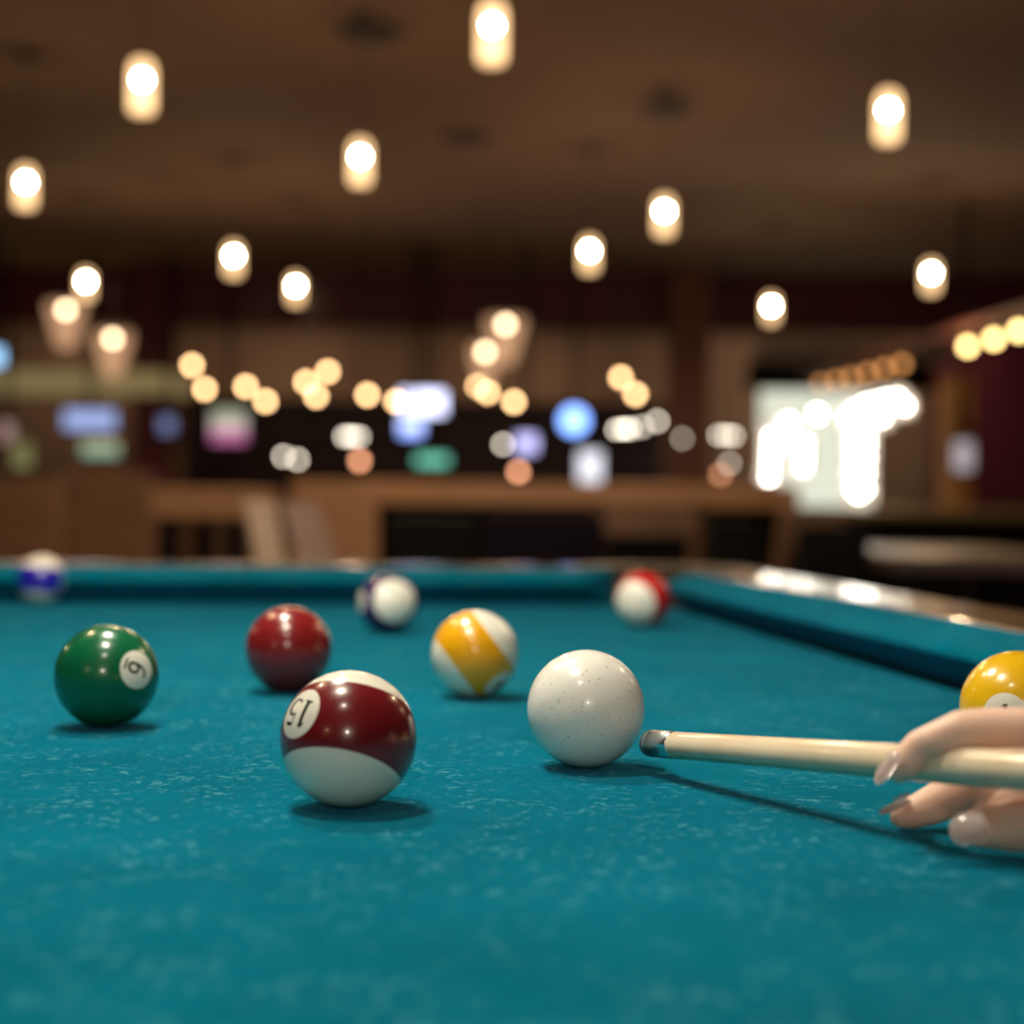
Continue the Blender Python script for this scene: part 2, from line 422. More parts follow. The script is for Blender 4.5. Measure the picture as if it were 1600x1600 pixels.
# ================================================================== BALLS
RB = .028575
GL = {  # strokes: list of (points, widths)
 '1': [([(-.02, .5), (-.02, -.5)], [.17, .17]), ([(-.02, .5), (-.2, .33)], [.08, .05]), ([(-.2, -.47), (.16, -.47)], [.07, .07])],
 '5': [([(-.17, .45), (.24, .45)], [.13, .13]), ([(-.17, .45), (-.21, .05)], [.06, .06]),
       ([(-.21, .05), (-.05, .13), (.12, .10), (.23, -.03), (.25, -.18), (.17, -.38), (0, -.47), (-.17, -.45), (-.25, -.36)], [.05, .07, .12, .17, .18, .15, .08, .08, .12])],
 '0': [([(.22 * math.cos(a * .3927), .47 * math.sin(a * .3927)) for a in range(17)], [.1 + .07 * abs(math.cos(a * .3927)) for a in range(17)])],
 '7': [([(-.24, .45), (.24, .45)], [.12, .12]), ([(.24, .45), (.05, 0), (-.03, -.5)], [.08, .12, .16])],
}
_six = [([(.02 + .22 * math.cos(a * .3927), -.24 + .25 * math.sin(a * .3927)) for a in range(17)], [.13] * 17),
        ([(-.2, -.22), (-.19, .1), (-.08, .36), (.08, .46), (.22, .40)], [.13, .14, .13, .12, .12])]
GL['6'] = _six
GL['9'] = [([(-x, -y) for x, y in p], w_) for p, w_ in _six]
UNDER = ([(-.28, -.68), (.28, -.68)], [.10, .10])

def stroke(bm, pts, ws, fr, mi):
    """lay one stroke of ink on the sphere; fr = (spot, right, up, size)"""
    sp, ri, up, s, rad = fr
    P2 = []
    for i in range(len(pts) - 1):
        n = 6 if len(pts) < 4 else 2
        for k in range(n): 
            f = k / n; P2.append((pts[i][0] * (1 - f) + pts[i + 1][0] * f, pts[i][1] * (1 - f) + pts[i + 1][1] * f, ws[i] * (1 - f) + ws[i + 1] * f))
    P2.append((*pts[-1], ws[-1]))
    prev = None
    for i, (x, y, w_) in enumerate(P2):
        a = P2[max(i - 1, 0)]; b = P2[min(i + 1, len(P2) - 1)]
        dx, dy = b[0] - a[0], b[1] - a[1]; l = math.hypot(dx, dy) or 1
        nx, ny = -dy / l * w_ / 2, dx / l * w_ / 2
        row = []
        for q in (1, 0, -1):
            vv = (sp + (ri * (x + nx * q) + up * (y + ny * q)) * s).normalized() * rad
            row.append(bm.verts.new(vv))
        if prev:
            for q in (0, 1):
                f = bm.faces.new((prev[q], prev[q + 1], row[q + 1], row[q])); f.material_index = mi
        prev = row

ink_m = mat('number ink', (.012, .012, .016), .15, coat=.6)
def ball_mat(name, col, axis=None, sw=.52, spots=(), spot_cos=.93, cream=(.92, .89, .77), rough=.09):
    m = bpy.data.materials.new(name); nt, b = nodes_of(m); N = nt.nodes; L = nt.links
    tc = N.new('ShaderNodeTexCoord'); nm = N.new('ShaderNodeVectorMath'); nm.operation = 'NORMALIZE'
    L.new(tc.outputs['Object'], nm.inputs[0])
    def dot(v):
        d = N.new('ShaderNodeVectorMath'); d.operation = 'DOT_PRODUCT'; d.inputs[1].default_value = v; L.new(nm.outputs[0], d.inputs[0]); return d.outputs['Value']
    def mr(src, a, b_):
        r = N.new('ShaderNodeMapRange'); r.inputs[1].default_value = a; r.inputs[2].default_value = b_; L.new(src, r.inputs[0]); return r.outputs[0]
    def mixc(fac, c_in, c2):
        x = N.new('ShaderNodeMix'); x.data_type = 'RGBA'; L.new(fac, x.inputs[0])
        if isinstance(c_in, tuple): x.inputs[6].default_value = (*c_in, 1)
        else: L.new(c_in, x.inputs[6])
        x.inputs[7].default_value = (*c2, 1); return x.outputs[2]
    cur = col
    if axis is not None:
        ab = N.new('ShaderNodeMath'); ab.operation = 'ABSOLUTE'; L.new(dot(axis), ab.inputs[0])
        cur = mixc(mr(ab.outputs[0], sw - .004, sw + .004), col, cream)
    for s in spots:
        cur = mixc(mr(dot(s), spot_cos - .002, spot_cos + .002), cur, cream)
    if isinstance(cur, tuple): b.inputs['Base Color'].default_value = (*cur, 1)
    else: L.new(cur, b.inputs['Base Color'])
    n = N.new('ShaderNodeTexNoise'); n.inputs['Scale'].default_value = 60; n.inputs['Detail'].default_value = 5
    L.new(tc.outputs['Object'], n.inputs['Vector'])
    b.inputs['Roughness'].default_value = .24; L.new(mr(n.outputs['Fac'], -1.2 , 1.0 / max(rough, .01) * .12), b.inputs['Coat Roughness'])
    b.inputs['Coat Roughness'].default_value = .03
    for l in list(b.inputs['Coat Roughness'].links): nt.links.remove(l)
    b.inputs['Coat Weight'].default_value = .45
    b.inputs['Subsurface Weight'].default_value = 0.0
    return m

def make_ball(px, cy, dia, label, col, number, axis=None, spot=None, upang=90, sw=.52, scratch=0, usize=.4, name='billiard_ball', cream=(.92, .89, .77), spot2=True, sp_cos=.93):
    pred = HORIZON + 1.7695 * dia + ROLL * (px - 800)
    c = on_plane(px, cy + .243 * (pred - cy), CLOTH + RB)
    v = (CAM - c).normalized(); rr = (R - v * R.dot(v)).normalized(); uu = v.cross(rr)
    def W(a): return (rr * a[0] + uu * a[1] + v * a[2]).normalized()
    bm = nb(); bmesh.ops.create_uvsphere(bm, u_segments=96, v_segments=64, radius=RB)
    spots = []
    ax = W(axis) if axis else None
    if spot:
        s = W(spot)
        if ax: ax = (ax - s * s.dot(ax)).normalized()
        spots = [s, -s] if spot2 else [s]
        for q, s_ in enumerate(spots):
            # up direction of the number as seen in the view
            a = math.radians(upang); up = rr * math.cos(a) + uu * math.sin(a)
            up = (up - s_ * up.dot(s_)).normalized(); ri = up.cross(s_)
            n = len(number)
            for k, ch in enumerate(number):
                off = (k - (n - 1) / 2) * .60
                for pts, ws in GL[ch]:
                    stroke(bm, [(x + off, y) for x, y in pts], ws, (s_, ri, up, usize, RB * 1.0012), 1)
            if number in ('6', '9'):
                stroke(bm, *UNDER, (s_, ri, up, usize, RB * 1.0012), 1)
    for k in range(scratch):
        s_ = V((random.gauss(0, 1), random.gauss(0, 1), random.gauss(0, 1))).normalized()
        a = random.uniform(0, 6.28); up = V((math.cos(a), math.sin(a), .3)); up = (up - s_ * up.dot(s_)).normalized(); ri = up.cross(s_)
        l = random.uniform(.3, 1.4); b_ = random.uniform(-.15, .15)
        stroke(bm, [(0, -.5 * l), (b_ * l, 0), (0, .5 * l)], [.03, .16, .03], (s_, ri, up, .06, RB * 1.0008), 1)
    m = ball_mat(label[:40], col, ax, sw, spots, sp_cos, cream)
    mats = [m, ink_m if not scratch else mat('scratch grime', (.22, .19, .10), .5)]
    o = link(name, bm, mats, None, True, c)
    tag(o, label, 'billiard ball' if name != 'cue_ball' else 'cue ball', 'numbered balls on the cloth' if name != 'cue_ball' else None)
    return o

CR = (.84, .80, .66)
make_ball(545, 1153, 214.5, 'maroon-striped ball numbered 15, nearest to the viewer on the teal cloth', (.175, .008, .012), '15', (.244, .875, -.418), (-.733, .38, .565), 258, usize=.42, sp_cos=.925)
make_ball(166.5, 1055, 162.5, 'solid green ball numbered 6 on the left of the table', (.003, .125, .05), '6', None, (.582, .129, .80), -17, usize=.42, sp_cos=.93)
make_ball(742, 1022, 136, 'yellow-striped white ball just behind and left of the white cue ball', (.90, .42, .006), '9', (.815, .579, .01), (.55, -.72, .42), 130, usize=.37)
make_ball(451, 1014.5, 134, 'solid dark red ball behind the maroon-striped one', (.22, .012, .014), '7', None, (.955, .31, -.16), 90, usize=.37, spot2=False)
make_ball(606, 943, 93, 'purple-striped ball with its white cap turned to the viewer', (.035, .008, .10), '10', (.10, .13, .98), (-.95, .08, .30), 90, sw=.69, usize=.34)
make_ball(1005, 936, 87, 'red-striped ball beside the far corner pocket', (.62, .012, .015), '11', (-.45, -.2, .87), (.35, -.93, -.03), 90, sw=.60, usize=.34, spot2=False)
make_ball(65, 905, 76, 'blue-striped ball against the far cushion at the left', (.02, .012, .42), '10', (.119, .993, .023), (.95, -.1, .35), 90, sw=.50, usize=.34)
make_ball(1591, 1108, 174, 'solid yellow ball half hidden behind the hand', (.80, .47, .008), '1', None, (-.22, -.13, .95), 80, usize=.40, sp_cos=.925)
make_ball(915.5, 1109.5, 179.5, 'plain off-white cue ball with small scratches in front of the cue tip', (.93, .91, .84), '', None, None, scratch=260, name='cue_ball')

# ================================================================== CUE
tipc = P(1010, 1161, .762); endc = P(1600, 1204.5, .567)
cd_ = (endc - tipc).normalized(); clen = 1.45
def cpt(s): return tipc + cd_ * s
def crad(s): return (.0125 + .0088 * s) / 2
cue = thing('cue_stick', 'pale maple pool cue with chrome ferrule aimed at the cue ball', 'pool cue', tipc)
def ctube(name, ss, rs, m, smooth=True):
    bm = tube(nb(), [cpt(s) - tipc for s in ss], rs, 40)
    o = link(name, bm, m, cue, smooth); 
    return o
tip_m = mat('blue grey chalked tip', (.10, .13, .16), .5, noise=.5, nscale=300)
chrome_m = mat('chrome ferrule metal', (.85, .86, .88), .26, metal=1.0)
maple_m = wood('pale maple', (.78, .62, .42), (.86, .72, .52), .22, .5, 30, (1, 1, 1))
r0 = crad(0)
ctube('tip', [0, .0006, .0018, .0032, .0045], [r0 * .45, r0 * .72, r0 * .90, r0 * .99, r0 * 1.0], tip_m)
ctube('ferrule', [.0045, .0048, .0060, .0063, .0066, .0225, .0230], [r0 * .98, r0 * 1.02, r0 * 1.02, r0 * .99, r0 * 1.02, r0 * 1.03, r0 * 1.0], chrome_m)
ctube('shaft', [.0230, .0235, .3, .72, .74], [crad(.0175) * .97, crad(.018), crad(.3), crad(.72), crad(.74)], maple_m)
ctube('joint_collar', [.74, .742, .768, .77], [crad(.74), .0101, .0101, .0098], chrome_m)
ctube('butt', [.77, 1.40, 1.42], [crad(.77), crad(1.40), crad(1.42)], wood('dark butt wood', (.08, .03, .015), (.16, .07, .03), .2, .6, 20, (1, 1, 1)))
ctube('bumper', [1.42, 1.445, 1.45], [crad(1.42), crad(1.42), .009], black_m)
# ================================================================== HAND
skin_m = mat('skin', (.88, .58, .44), .48, noise=.10, nscale=55, bump=.12, sss=.22, spec=.35)
nail_m = mat('pale polished nail', (.84, .68, .64), .12, coat=.8)
def px(r, D): return r / FPX * D
parts_ = []      # chains: list of (point, radius)
def chain(*pts): parts_.append([(P(x, y, D), px(r, D)) for x, y, D, r in pts])
# index finger arched over the cue
chain((1406, 1203, .606, 22), (1417, 1191, .602, 26.5), (1436, 1164, .601, 24), (1466, 1156, .598, 29.5), (1503, 1142, .596, 33.5), (1540, 1138, .594, 33), (1600, 1137, .590, 33), (1680, 1142, .588, 36), (1780, 1150, .585, 42))
# middle finger, tip on the cloth behind the cue
chain((1407, 1277, .638, 18), (1422, 1272, .638, 24), (1458, 1258, .640, 31), (1500, 1235, .644, 33), (1550, 1205, .652, 33), (1600, 1185, .656, 34), (1700, 1150, .650, 36), (1800, 1150, .632, 42))
# ring finger behind
chain((1535, 1262, .642, 22), (1580, 1245, .646, 28), (1650, 1210, .652, 33), (1740, 1165, .658, 35), (1815, 1165, .655, 40))
# little finger farthest
chain((1610, 1225, .675, 22), (1660, 1205, .680, 26), (1740, 1180, .682, 28), (1830, 1180, .672, 36))
# thumb on the near side, laid along the cloth
chain((1507, 1293, .596, 22), (1522, 1293, .595, 29), (1555, 1291, .592, 38), (1590, 1290, .588, 43.5), (1650, 1287, .582, 46), (1730, 1275, .578, 50), (1830, 1240, .582, 62), (1930, 1205, .600, 68))
# palm
for a, b_, D0, D1 in ((1150, 1195, .585, .605), (1155, 1195, .630, .625), (1170, 1195, .655, .640), (1185, 1200, .672, .652)):
    chain((1790, a, D0, 44), (1880, (a + b_) / 2, (D0 + D1) / 2, 55), (2000, b_, D1, 56))
wr = P(2010, 1190, .625); elbow = wr + V((.235, -.03, .075))
parts_.append([(wr, .025), (wr + (elbow - wr) * .18, .0255), (wr + (elbow - wr) * .6, .034), (elbow, .038)])
parts_.append([(wr + V((0, .012, .002)), .021), (wr + (elbow - wr) * .4, .03)])
bm = nb()
for ch in parts_:
    # limit radii and densify
    for i in range(len(ch) - 1):
        (p, r), (q, s) = ch[i], ch[i + 1]
        n = max(1, int((q - p).length / (.35 * min(r, s))))
        for k in range(n + (i == len(ch) - 2)):
            f = k / n; c = p.lerp(q, f); rad = r * (1 - f) + s * f
            bmesh.ops.create_icosphere(bm, subdivisions=3, radius=rad, matrix=Matrix.Translation(c))
me = bpy.data.meshes.new('tmp'); bm.to_mesh(me); bm.free()
tmp = bpy.data.objects.new('tmp', me); COL.objects.link(tmp)
md = tmp.modifiers.new('r', 'REMESH'); md.mode = 'VOXEL'; md.voxel_size = .0011; md.use_smooth_shade = True
md = tmp.modifiers.new('s', 'SMOOTH'); md.factor = .5; md.iterations = 14
dg = bpy.context.evaluated_depsgraph_get(); hm = bpy.data.meshes.new_from_object(tmp.evaluated_get(dg))
bpy.data.objects.remove(tmp)
for v_ in hm.vertices:
    if v_.co.z < CLOTH + .0002: v_.co.z = CLOTH + .0002
for p_ in hm.polygons: p_.use_smooth = True
hm.name = 'person'; hm.materials.clear(); hm.materials.append(skin_m)
hand = bpy.data.objects.new('person', hm); COL.objects.link(hand)
tag(hand, 'person reaching in from the right, bare hand guiding the cue with one finger over it', 'person')

def nail(base, tip_, nrm, wd, name='fingernail', lift=.0006, arch=.35):
    """curved almond nail plate from base to tip"""
    d = (tip_ - base); Ln = d.length; d = d.normalized(); nrm = (nrm - d * nrm.dot(d)).normalized(); s = d.cross(nrm)
    bm = nb(); nu, nv = 14, 10; g = []
    for i in range(nu + 1):
        u = i / nu
        hw = wd / 2 * (min(1, (u / .12 + .35)) if u < .08 else 1) * (1 if u < .6 else math.sqrt(max(.0, 1 - ((u - .6) / .42) ** 2)) )
        hw = max(hw, wd * .06)
        row = []
        for j in range(nv + 1):
            v_ = -1 + 2 * j / nv
            h = (1 - v_ * v_) * arch * wd * .5 * (hw / (wd / 2)) + lift - .0012 * (u - .3) ** 2 * (1 if u > .3 else 3)
            row.append(bm.verts.new(base + d * Ln * u + s * hw * v_ + nrm * h))
        g.append(row)
    for i in range(nu):
        for j in range(nv): bm.faces.new((g[i][j], g[i + 1][j], g[i + 1][j + 1], g[i][j + 1]))
    geo = bmesh.ops.solidify(bm, geom=bm.faces[:], thickness=.0005)
    return link(name, bm, nail_m, hand, True)
# index nail: on the left/upper side of the down-pointing tip
nail(P(1405, 1177, .600), P(1369, 1223, .601), (-R * .8 + U * .52 - F * .32), .0090)
mn = nail(P(1424, 1253, .632), P(1374, 1271, .634), (U * .88 - R * .35 - F * .15), .0070)
for k, (u_, v_) in enumerate(((.30, 0), (.48, .1), (.62, -.1), (.40, .3), (.2, .2))):
    c = P(1428, 1250, .632).lerp(P(1378, 1267, .632), u_) + F * (v_ * .006 - .0015) + U * .0030
    g_ = nb(); bmesh.ops.create_icosphere(g_, subdivisions=1, radius=.0009, matrix=Matrix.Translation(c))
    link('rhinestone', g_, mat('silver crystal', (.85, .88, .95), .05, metal=.9), mn)
nail(P(1543, 1292, .578), P(1484, 1297, .583), (-F * .85 + U * .40 - R * .2), .0120, arch=.4, lift=.0004)

# ================================================================== BACKGROUND: FURNITURE
walnut = wood('walnut veneer', (.16, .085, .045), (.28, .155, .08), .45, 0, 3)
oak = wood('pale oak', (.90, .64, .45), (.97, .72, .52), .45, 0, 4)
tanw = wood('tan counter wood', (.46, .25, .125), (.60, .34, .17), .35, .3, 3)
darkp = mat('black purple upholstery', (.010, .005, .013), .7, spec=.15)
blackf = mat('black painted wood', (.005, .004, .003), .6, spec=.15)

def bxw(bm, x0, x1, y0, y1, D, dep, z0=None, z1=None, bev=.01):
    """box spanning photo pixels x0..x1, y0..y1 at depth D"""
    a = P(x0, y1, D); b_ = P(x1, y0, D)
    return box(bm, a.x, b_.x, a.y, a.y + dep, a.z if z0 is None else z0, b_.z if z1 is None else z1, bev)

# bar counter
bar = thing('bar_counter', 'long bar counter with lit tan wood top and dark front, behind the pool table', 'bar counter', (0, 9.2, 0))
def local(o_bm, root):
    bmesh.ops.translate(o_bm, verts=o_bm.verts, vec=-root.location); return o_bm
x0, x1 = P(560, 770, 9.2).x, P(1240, 770, 9.2).x
link('countertop', local(box(nb(), x0, x1, 9.0, 9.75, .86, .99, .012), bar), tanw, bar)
link('front_panel', local(box(nb(), x0 + .05, x1 - .05, 9.2, 9.7, 0, .86), bar), blackf, bar)
link('foot_rail', local(tube(nb(), [V((x0 + .1, 9.05, .2)), V((x1 - .1, 9.05, .2))], [.02, .02], 12), bar), brass_m, bar)

def panel_booth(x0, x1, ytop, D, m, label):
    a = P(x0, ytop, D); b_ = P(x1, ytop, D); c = V(((a.x + b_.x) / 2, D, 0)); w_ = (b_.x - a.x) / 2; h = (a.z + b_.z) / 2
    t = thing('booth_bench', label, 'bench', c, 0, 'wooden booth benches')
    link('backrest', box(nb(), -w_, w_, 0, .07, .08, h, .012), m, t)
    link('seat', box(nb(), -w_ + .02, w_ - .02, .07, .52, .38, .46, .02), darkp, t)
    link('base', box(nb(), -w_ + .02, w_ - .02, .07, .46, 0, .38), m, t)
    return t
panel_booth(-90, 92, 752, 7.0, walnut, 'brown wooden booth bench at the left edge of the view')
panel_booth(96, 236, 738, 7.8, walnut, 'taller brown wooden booth bench right of the one at the left edge')
panel_booth(455, 590, 752, 6.6, tanw, 'tan wooden booth bench between the pale slanted chair and the bar counter')

def desk(x0, x1, y, D, dep, m, name, label, legm, th=.05, ztop=None):
    a = P(x0, y, D); b_ = P(x1, y, D); c = V(((a.x + b_.x) / 2, D + dep / 2, 0)); w_ = (b_.x - a.x) / 2; h = a.z if ztop is None else ztop
    t = thing(name, label, 'table', c)
    link('tabletop', box(nb(), -w_, w_, -dep / 2, dep / 2, h - th, h, .01), m, t)
    for sx in (-1, 1):
        for sy in (-1, 1):
            link('leg', box(nb(), sx * (w_ - .05) - .03, sx * (w_ - .05) + .03, sy * (dep / 2 - .06) - .03, sy * (dep / 2 - .06) + .03, 0, h - th), legm, t)
    return t
desk(238, 385, 762, 5.8, .8, tanw, 'dining_table', 'tan wooden table with thick edge between booth bench and pale chair', blackf, th=.11)
desk(1404, 1760, 868, 3.9, 1.1, mat('greyish brown tabletop', (.13, .095, .085), .3, noise=.2), 'side_table', 'grey-brown table at the right edge behind the pool table rail', blackf, th=.04, ztop=.765)

def wood_chair(x, D, rz, label, m, w_=.21, h=.93, lean=.10, post=.028):
    t = thing('wooden_chair', label, 'chair', (x, D, 0), rz, 'chairs behind the pool table')
    link('seat', box(nb(), -w_, w_, -.2, .2, .43, .46, .01), m, t)
    for s in (-1, 1):
        link('leg', box(nb(), s * w_ * .85 - .02, s * w_ * .85 + .02, .15, .19, 0, .43), m, t)
        bm = nb(); tube(bm, [V((s * w_ * .85, -.18, 0)), V((s * w_ * .85, -.18, .45)), V((s * w_ * .85, -.18 - lean, h))], [.02, .024, post], 12)
        link('back_post', bm, m, t)
    bm = nb(); box(bm, -w_ * .85, w_ * .85, -.19 - lean, -.165 - lean, h - .14, h - .02, .008)
    link('backrest', bm, m, t)
    return t
# pale chair leaning, seen as two upright boards
def leaning_board_chair():
    t = thing('high_chair', 'pale wooden chair with two broad slanted uprights behind the far cushion', 'chair', (P(455, 880, 3.6).x, 3.6, 0))
    o = t.location
    for (xa, ya, xb, yb, D, wd, m) in ((406, 782, 428, 905, 3.6, .032, oak), (466, 785, 506, 905, 3.75, .042, mat('greyish wood', (.52, .37, .30), .5, noise=.2))):
        a = P(xa, ya, D) - o; b_ = P(xb, yb, D) - o; e = b_ + (b_ - a).normalized() * 0
        e = a + (b_ - a) * ((a.z - .0) / (a.z - b_.z))
        bm = nb(); d = (e - a)
        vs_ = []
        for p_ in (a, e):
            for dx, dy in ((-wd, -.012), (wd, -.012), (wd, .012), (-wd, .012)): vs_.append(bm.verts.new(p_ + V((dx, dy, 0))))
        for f in ((0, 1, 2, 3), (7, 6, 5, 4), (0, 4, 5, 1), (1, 5, 6, 2), (2, 6, 7, 3), (3, 7, 4, 0)): bm.faces.new([vs_[i] for i in f])
        link('upright', bm, m, t)
    link('seat', box(nb(), -.12, .22, 0.02, .42, .43, .47, .01), oak, t)
    for sx in (-.10, .20): link('leg', box(nb(), sx - .018, sx + .018, .36, .40, 0, .43), oak, t)
leaning_board_chair()
def club_chair(x0, x1, y, D, label, m=darkp, name='high_back_chair'):
    a = P(x0, y, D); b_ = P(x1, y, D); w_ = (b_.x - a.x) / 2; h = (a.z + b_.z) / 2
    t = thing(name, label, 'chair', ((a.x + b_.x) / 2, D, 0), 0, 'dark upholstered chairs')
    link('backrest', box(nb(), -w_, w_, 0, .09, .40, h, .02), m, t)
    link('seat', box(nb(), -w_ + .01, w_ - .01, .09, .5, .38, .47, .02), m, t)
    for sx in (-1, 1):
        for y_ in (.05, .45): link('leg', box(nb(), sx * (w_ - .04) - .02, sx * (w_ - .04) + .02, y_ - .02, y_ + .02, 0, .38), blackf, t)
    return t
club_chair(606, 742, 806, 5.0, 'black low-backed chair left of the purple-black one, below the bar counter', blackf)
club_chair(754, 945, 802, 4.6, 'wide purple-black upholstered chair directly behind the far cushion')
club_chair(1108, 1185, 812, 4.8, 'narrow black chair right of the corner pocket', blackf)
club_chair(1250, 1360, 822, 4.2, 'black chair behind the right rail, below the marquee letters', blackf)
wood_chair(P(1010, 800, 6.2).x, 6.4, 0, 'brown wooden chair right of the purple-black chair', walnut, w_=.22, h=.90)
wood_chair(P(1222, 800, 6.0).x, 6.1, .3, 'brown wooden chair between the two black chairs at the right', walnut, w_=.12, h=.86)

# back bar cabinetry
bb = thing('back_bar', 'dark back bar shelving unit along the far wall', 'shelving', (0, 18.9, 0))
x0, x1 = P(275, 700, 18.9).x, P(1040, 700, 18.9).x
bbm = mat('dark plum cabinet', (.035, .014, .022), .5, noise=.3)
link('back_panel', local(box(nb(), x0, x1, 19.3, 19.4, .9, 2.05), bb), bbm, bb)
link('base_cabinet', local(box(nb(), x0, x1, 18.9, 19.4, 0, .9), bb), walnut, bb)
for z in (1.25, 1.65, 2.02): link('shelf', local(box(nb(), x0, x1, 19.0, 19.3, z, z + .04), bb), bbm, bb)
# left serving station
ls = thing('serving_station', 'olive and brown serving station with lit canopy at the far left', 'counter', (P(90, 700, 16).x, 16.2, 0))
w_ = 1.15
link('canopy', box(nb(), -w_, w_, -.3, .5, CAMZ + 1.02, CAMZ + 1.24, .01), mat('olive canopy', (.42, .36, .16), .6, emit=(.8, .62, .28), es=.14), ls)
link('counter', box(nb(), -w_, w_, -.3, .5, 0, .98, .01), walnut, ls)
for sx in (-1, 1): link('post', box(nb(), sx * w_ * .95 - .04, sx * w_ * .95 + .04, .3, .4, .98, CAMZ + 1.02), walnut, ls)

def screen(x0, x1, y0, y1, D, cols, label, s, name='television', cat='television', fr=.02):
    stand = name in ('display_case', 'bottle_cooler')
    a = P(x0, y1, D); b_ = P(x1, y0, D); c = (a + b_) / 2; w_ = (b_.x - a.x) / 2; h = (b_.z - a.z) / 2
    t = thing(name, label, cat, c)
    link('frame', box(nb(), -w_ - fr, w_ + fr, 0.004, .06, -h - fr, h + fr, .004), blackf, t)
    if stand: link('stand', box(nb(), -w_, w_, .01, .3, -c.z, -h - fr, .005), walnut, t)
    else: link('mount', box(nb(), -.02, .02, .02, .05, h + fr, CEIL - c.z), blackf, t)
    m = bpy.data.materials.new('lit ' + label[:30]); m.use_nodes = True; nt = m.node_tree; nt.nodes.clear()
    o_ = nt.nodes.new('ShaderNodeOutputMaterial'); e = nt.nodes.new('ShaderNodeEmission'); e.inputs[1].default_value = s
    tc = nt.nodes.new('ShaderNodeTexCoord'); sp = nt.nodes.new('ShaderNodeSeparateXYZ'); cr = nt.nodes.new('ShaderNodeValToRGB')
    cr.color_ramp.interpolation = 'CONSTANT'
    while len(cr.color_ramp.elements) < len(cols): cr.color_ramp.elements.new(.5)
    for i, cc in enumerate(cols):
        cr.color_ramp.elements[i].position = i / len(cols); cr.color_ramp.elements[i].color = (*cc, 1)
    nt.links.new(tc.outputs['Generated'], sp.inputs[0]); nt.links.new(sp.outputs['Z'], cr.inputs[0])
    nt.links.new(cr.outputs[0], e.inputs[0]); nt.links.new(e.outputs[0], o_.inputs[0])
    link('screen', box(nb(), -w_, w_, 0, .003, -h, h), m, t)
    return t
screen(100, 180, 642, 670, 15.7, [(.40, .5, .9)], 'small blue-white television screen at the left, above a yellowish counter display', .75)
screen(128, 185, 690, 712, 15.3, [(.45, .8, .6), (.9, .85, .5)], 'pale yellow lit display box below the left television', .42, 'display_case', 'display')
screen(330, 385, 640, 690, 16.0, [(.9, .25, .55), (1, .8, .75), (.55, .6, .4)], 'pink and white lit menu screen left of the bar', .5, 'menu_screen', 'screen')
screen(250, 272, 652, 676, 15.8, [(.3, .36, .7)], 'small dim blue screen on the maroon column', .45)
screen(626, 695, 612, 646, 15.0, [(.68, .70, 1.0)], 'bright lilac-white television over the middle of the bar', 2.4)
screen(625, 660, 655, 680, 14.9, [(.3, .42, 1.0), (.5, .6, 1.0)], 'blue-white screen just below the brightest television', 1.9)
screen(650, 700, 712, 726, 15.1, [(.25, .85, .62)], 'green lit sign low on the bar below the bright screens', .75, 'lit_sign', 'sign')
screen(806, 838, 680, 706, 15.2, [(.55, .52, .95)], 'lilac screen left of the round blue sign', 1.5)
screen(904, 940, 706, 752, 15.2, [(.8, .8, .88)], 'white lit bottle cooler right of the centre of the bar', 1.1, 'bottle_cooler', 'cooler')
screen(0, 22, 660, 690, 15.5, [(.8, .5, .45)], 'small pinkish lit picture at the far left edge', .35, 'lit_picture', 'picture')
screen(20, 50, 690, 730, 15.2, [(.5, .5, .2), (.42, .4, .15)], 'olive lit display left of the small yellowish one', .3, 'display_case', 'display')
screen(-30, 4, 545, 570, 14.0, [(.35, .65, 1.0)], 'blue lit sign cut by the left edge of the view', 1.6, 'lit_sign', 'sign')
screen(1490, 1520, 690, 735, 12.5, [(.75, .65, .7)], 'pale pinkish poster light on the right wall', .45, 'lit_poster', 'poster')
# round blue sign
t = thing('round_sign', 'round blue lit sign over the right part of the bar', 'sign', P(897, 657, 14.8))
bm = nb(); lathe(bm, [(.13, 0), (.13, .06)], 32); bmesh.ops.rotate(bm, verts=bm.verts, matrix=Matrix.Rotation(math.pi / 2, 3, 'X')); bmesh.ops.translate(bm, verts=bm.verts, vec=V((0, .07, 0)))
link('housing', bm, blackf, t)
bm = nb(); lathe(bm, [(.12, 0), (.12, .01)], 32); bmesh.ops.rotate(bm, verts=bm.verts, matrix=Matrix.Rotation(math.pi / 2, 3, 'X'))
link('mount', box(nb(), -.015, .015, .03, .05, .12, CEIL - t.location.z), blackf, t)
link('light_panel', bm, emat('blue sign light', (.22, .40, 1.0), 3.0), t)

# bright window panel behind the marquee letters
win = link('window_1', bxw(nb(), 1186, 1366, 612, 790, 17.2, .05), emat('lit window', (.70, .72, .58), .85)); struct(win)
struct(link('trim_6', bxw(nb(), 1186, 1490, 535, 565, 17.0, .3), mat('grey lintel', (.36, .29, .25), .7)))
struct(link('trim_7', bxw(nb(), 1172, 1460, 566, 606, 17.1, .3), blackf))

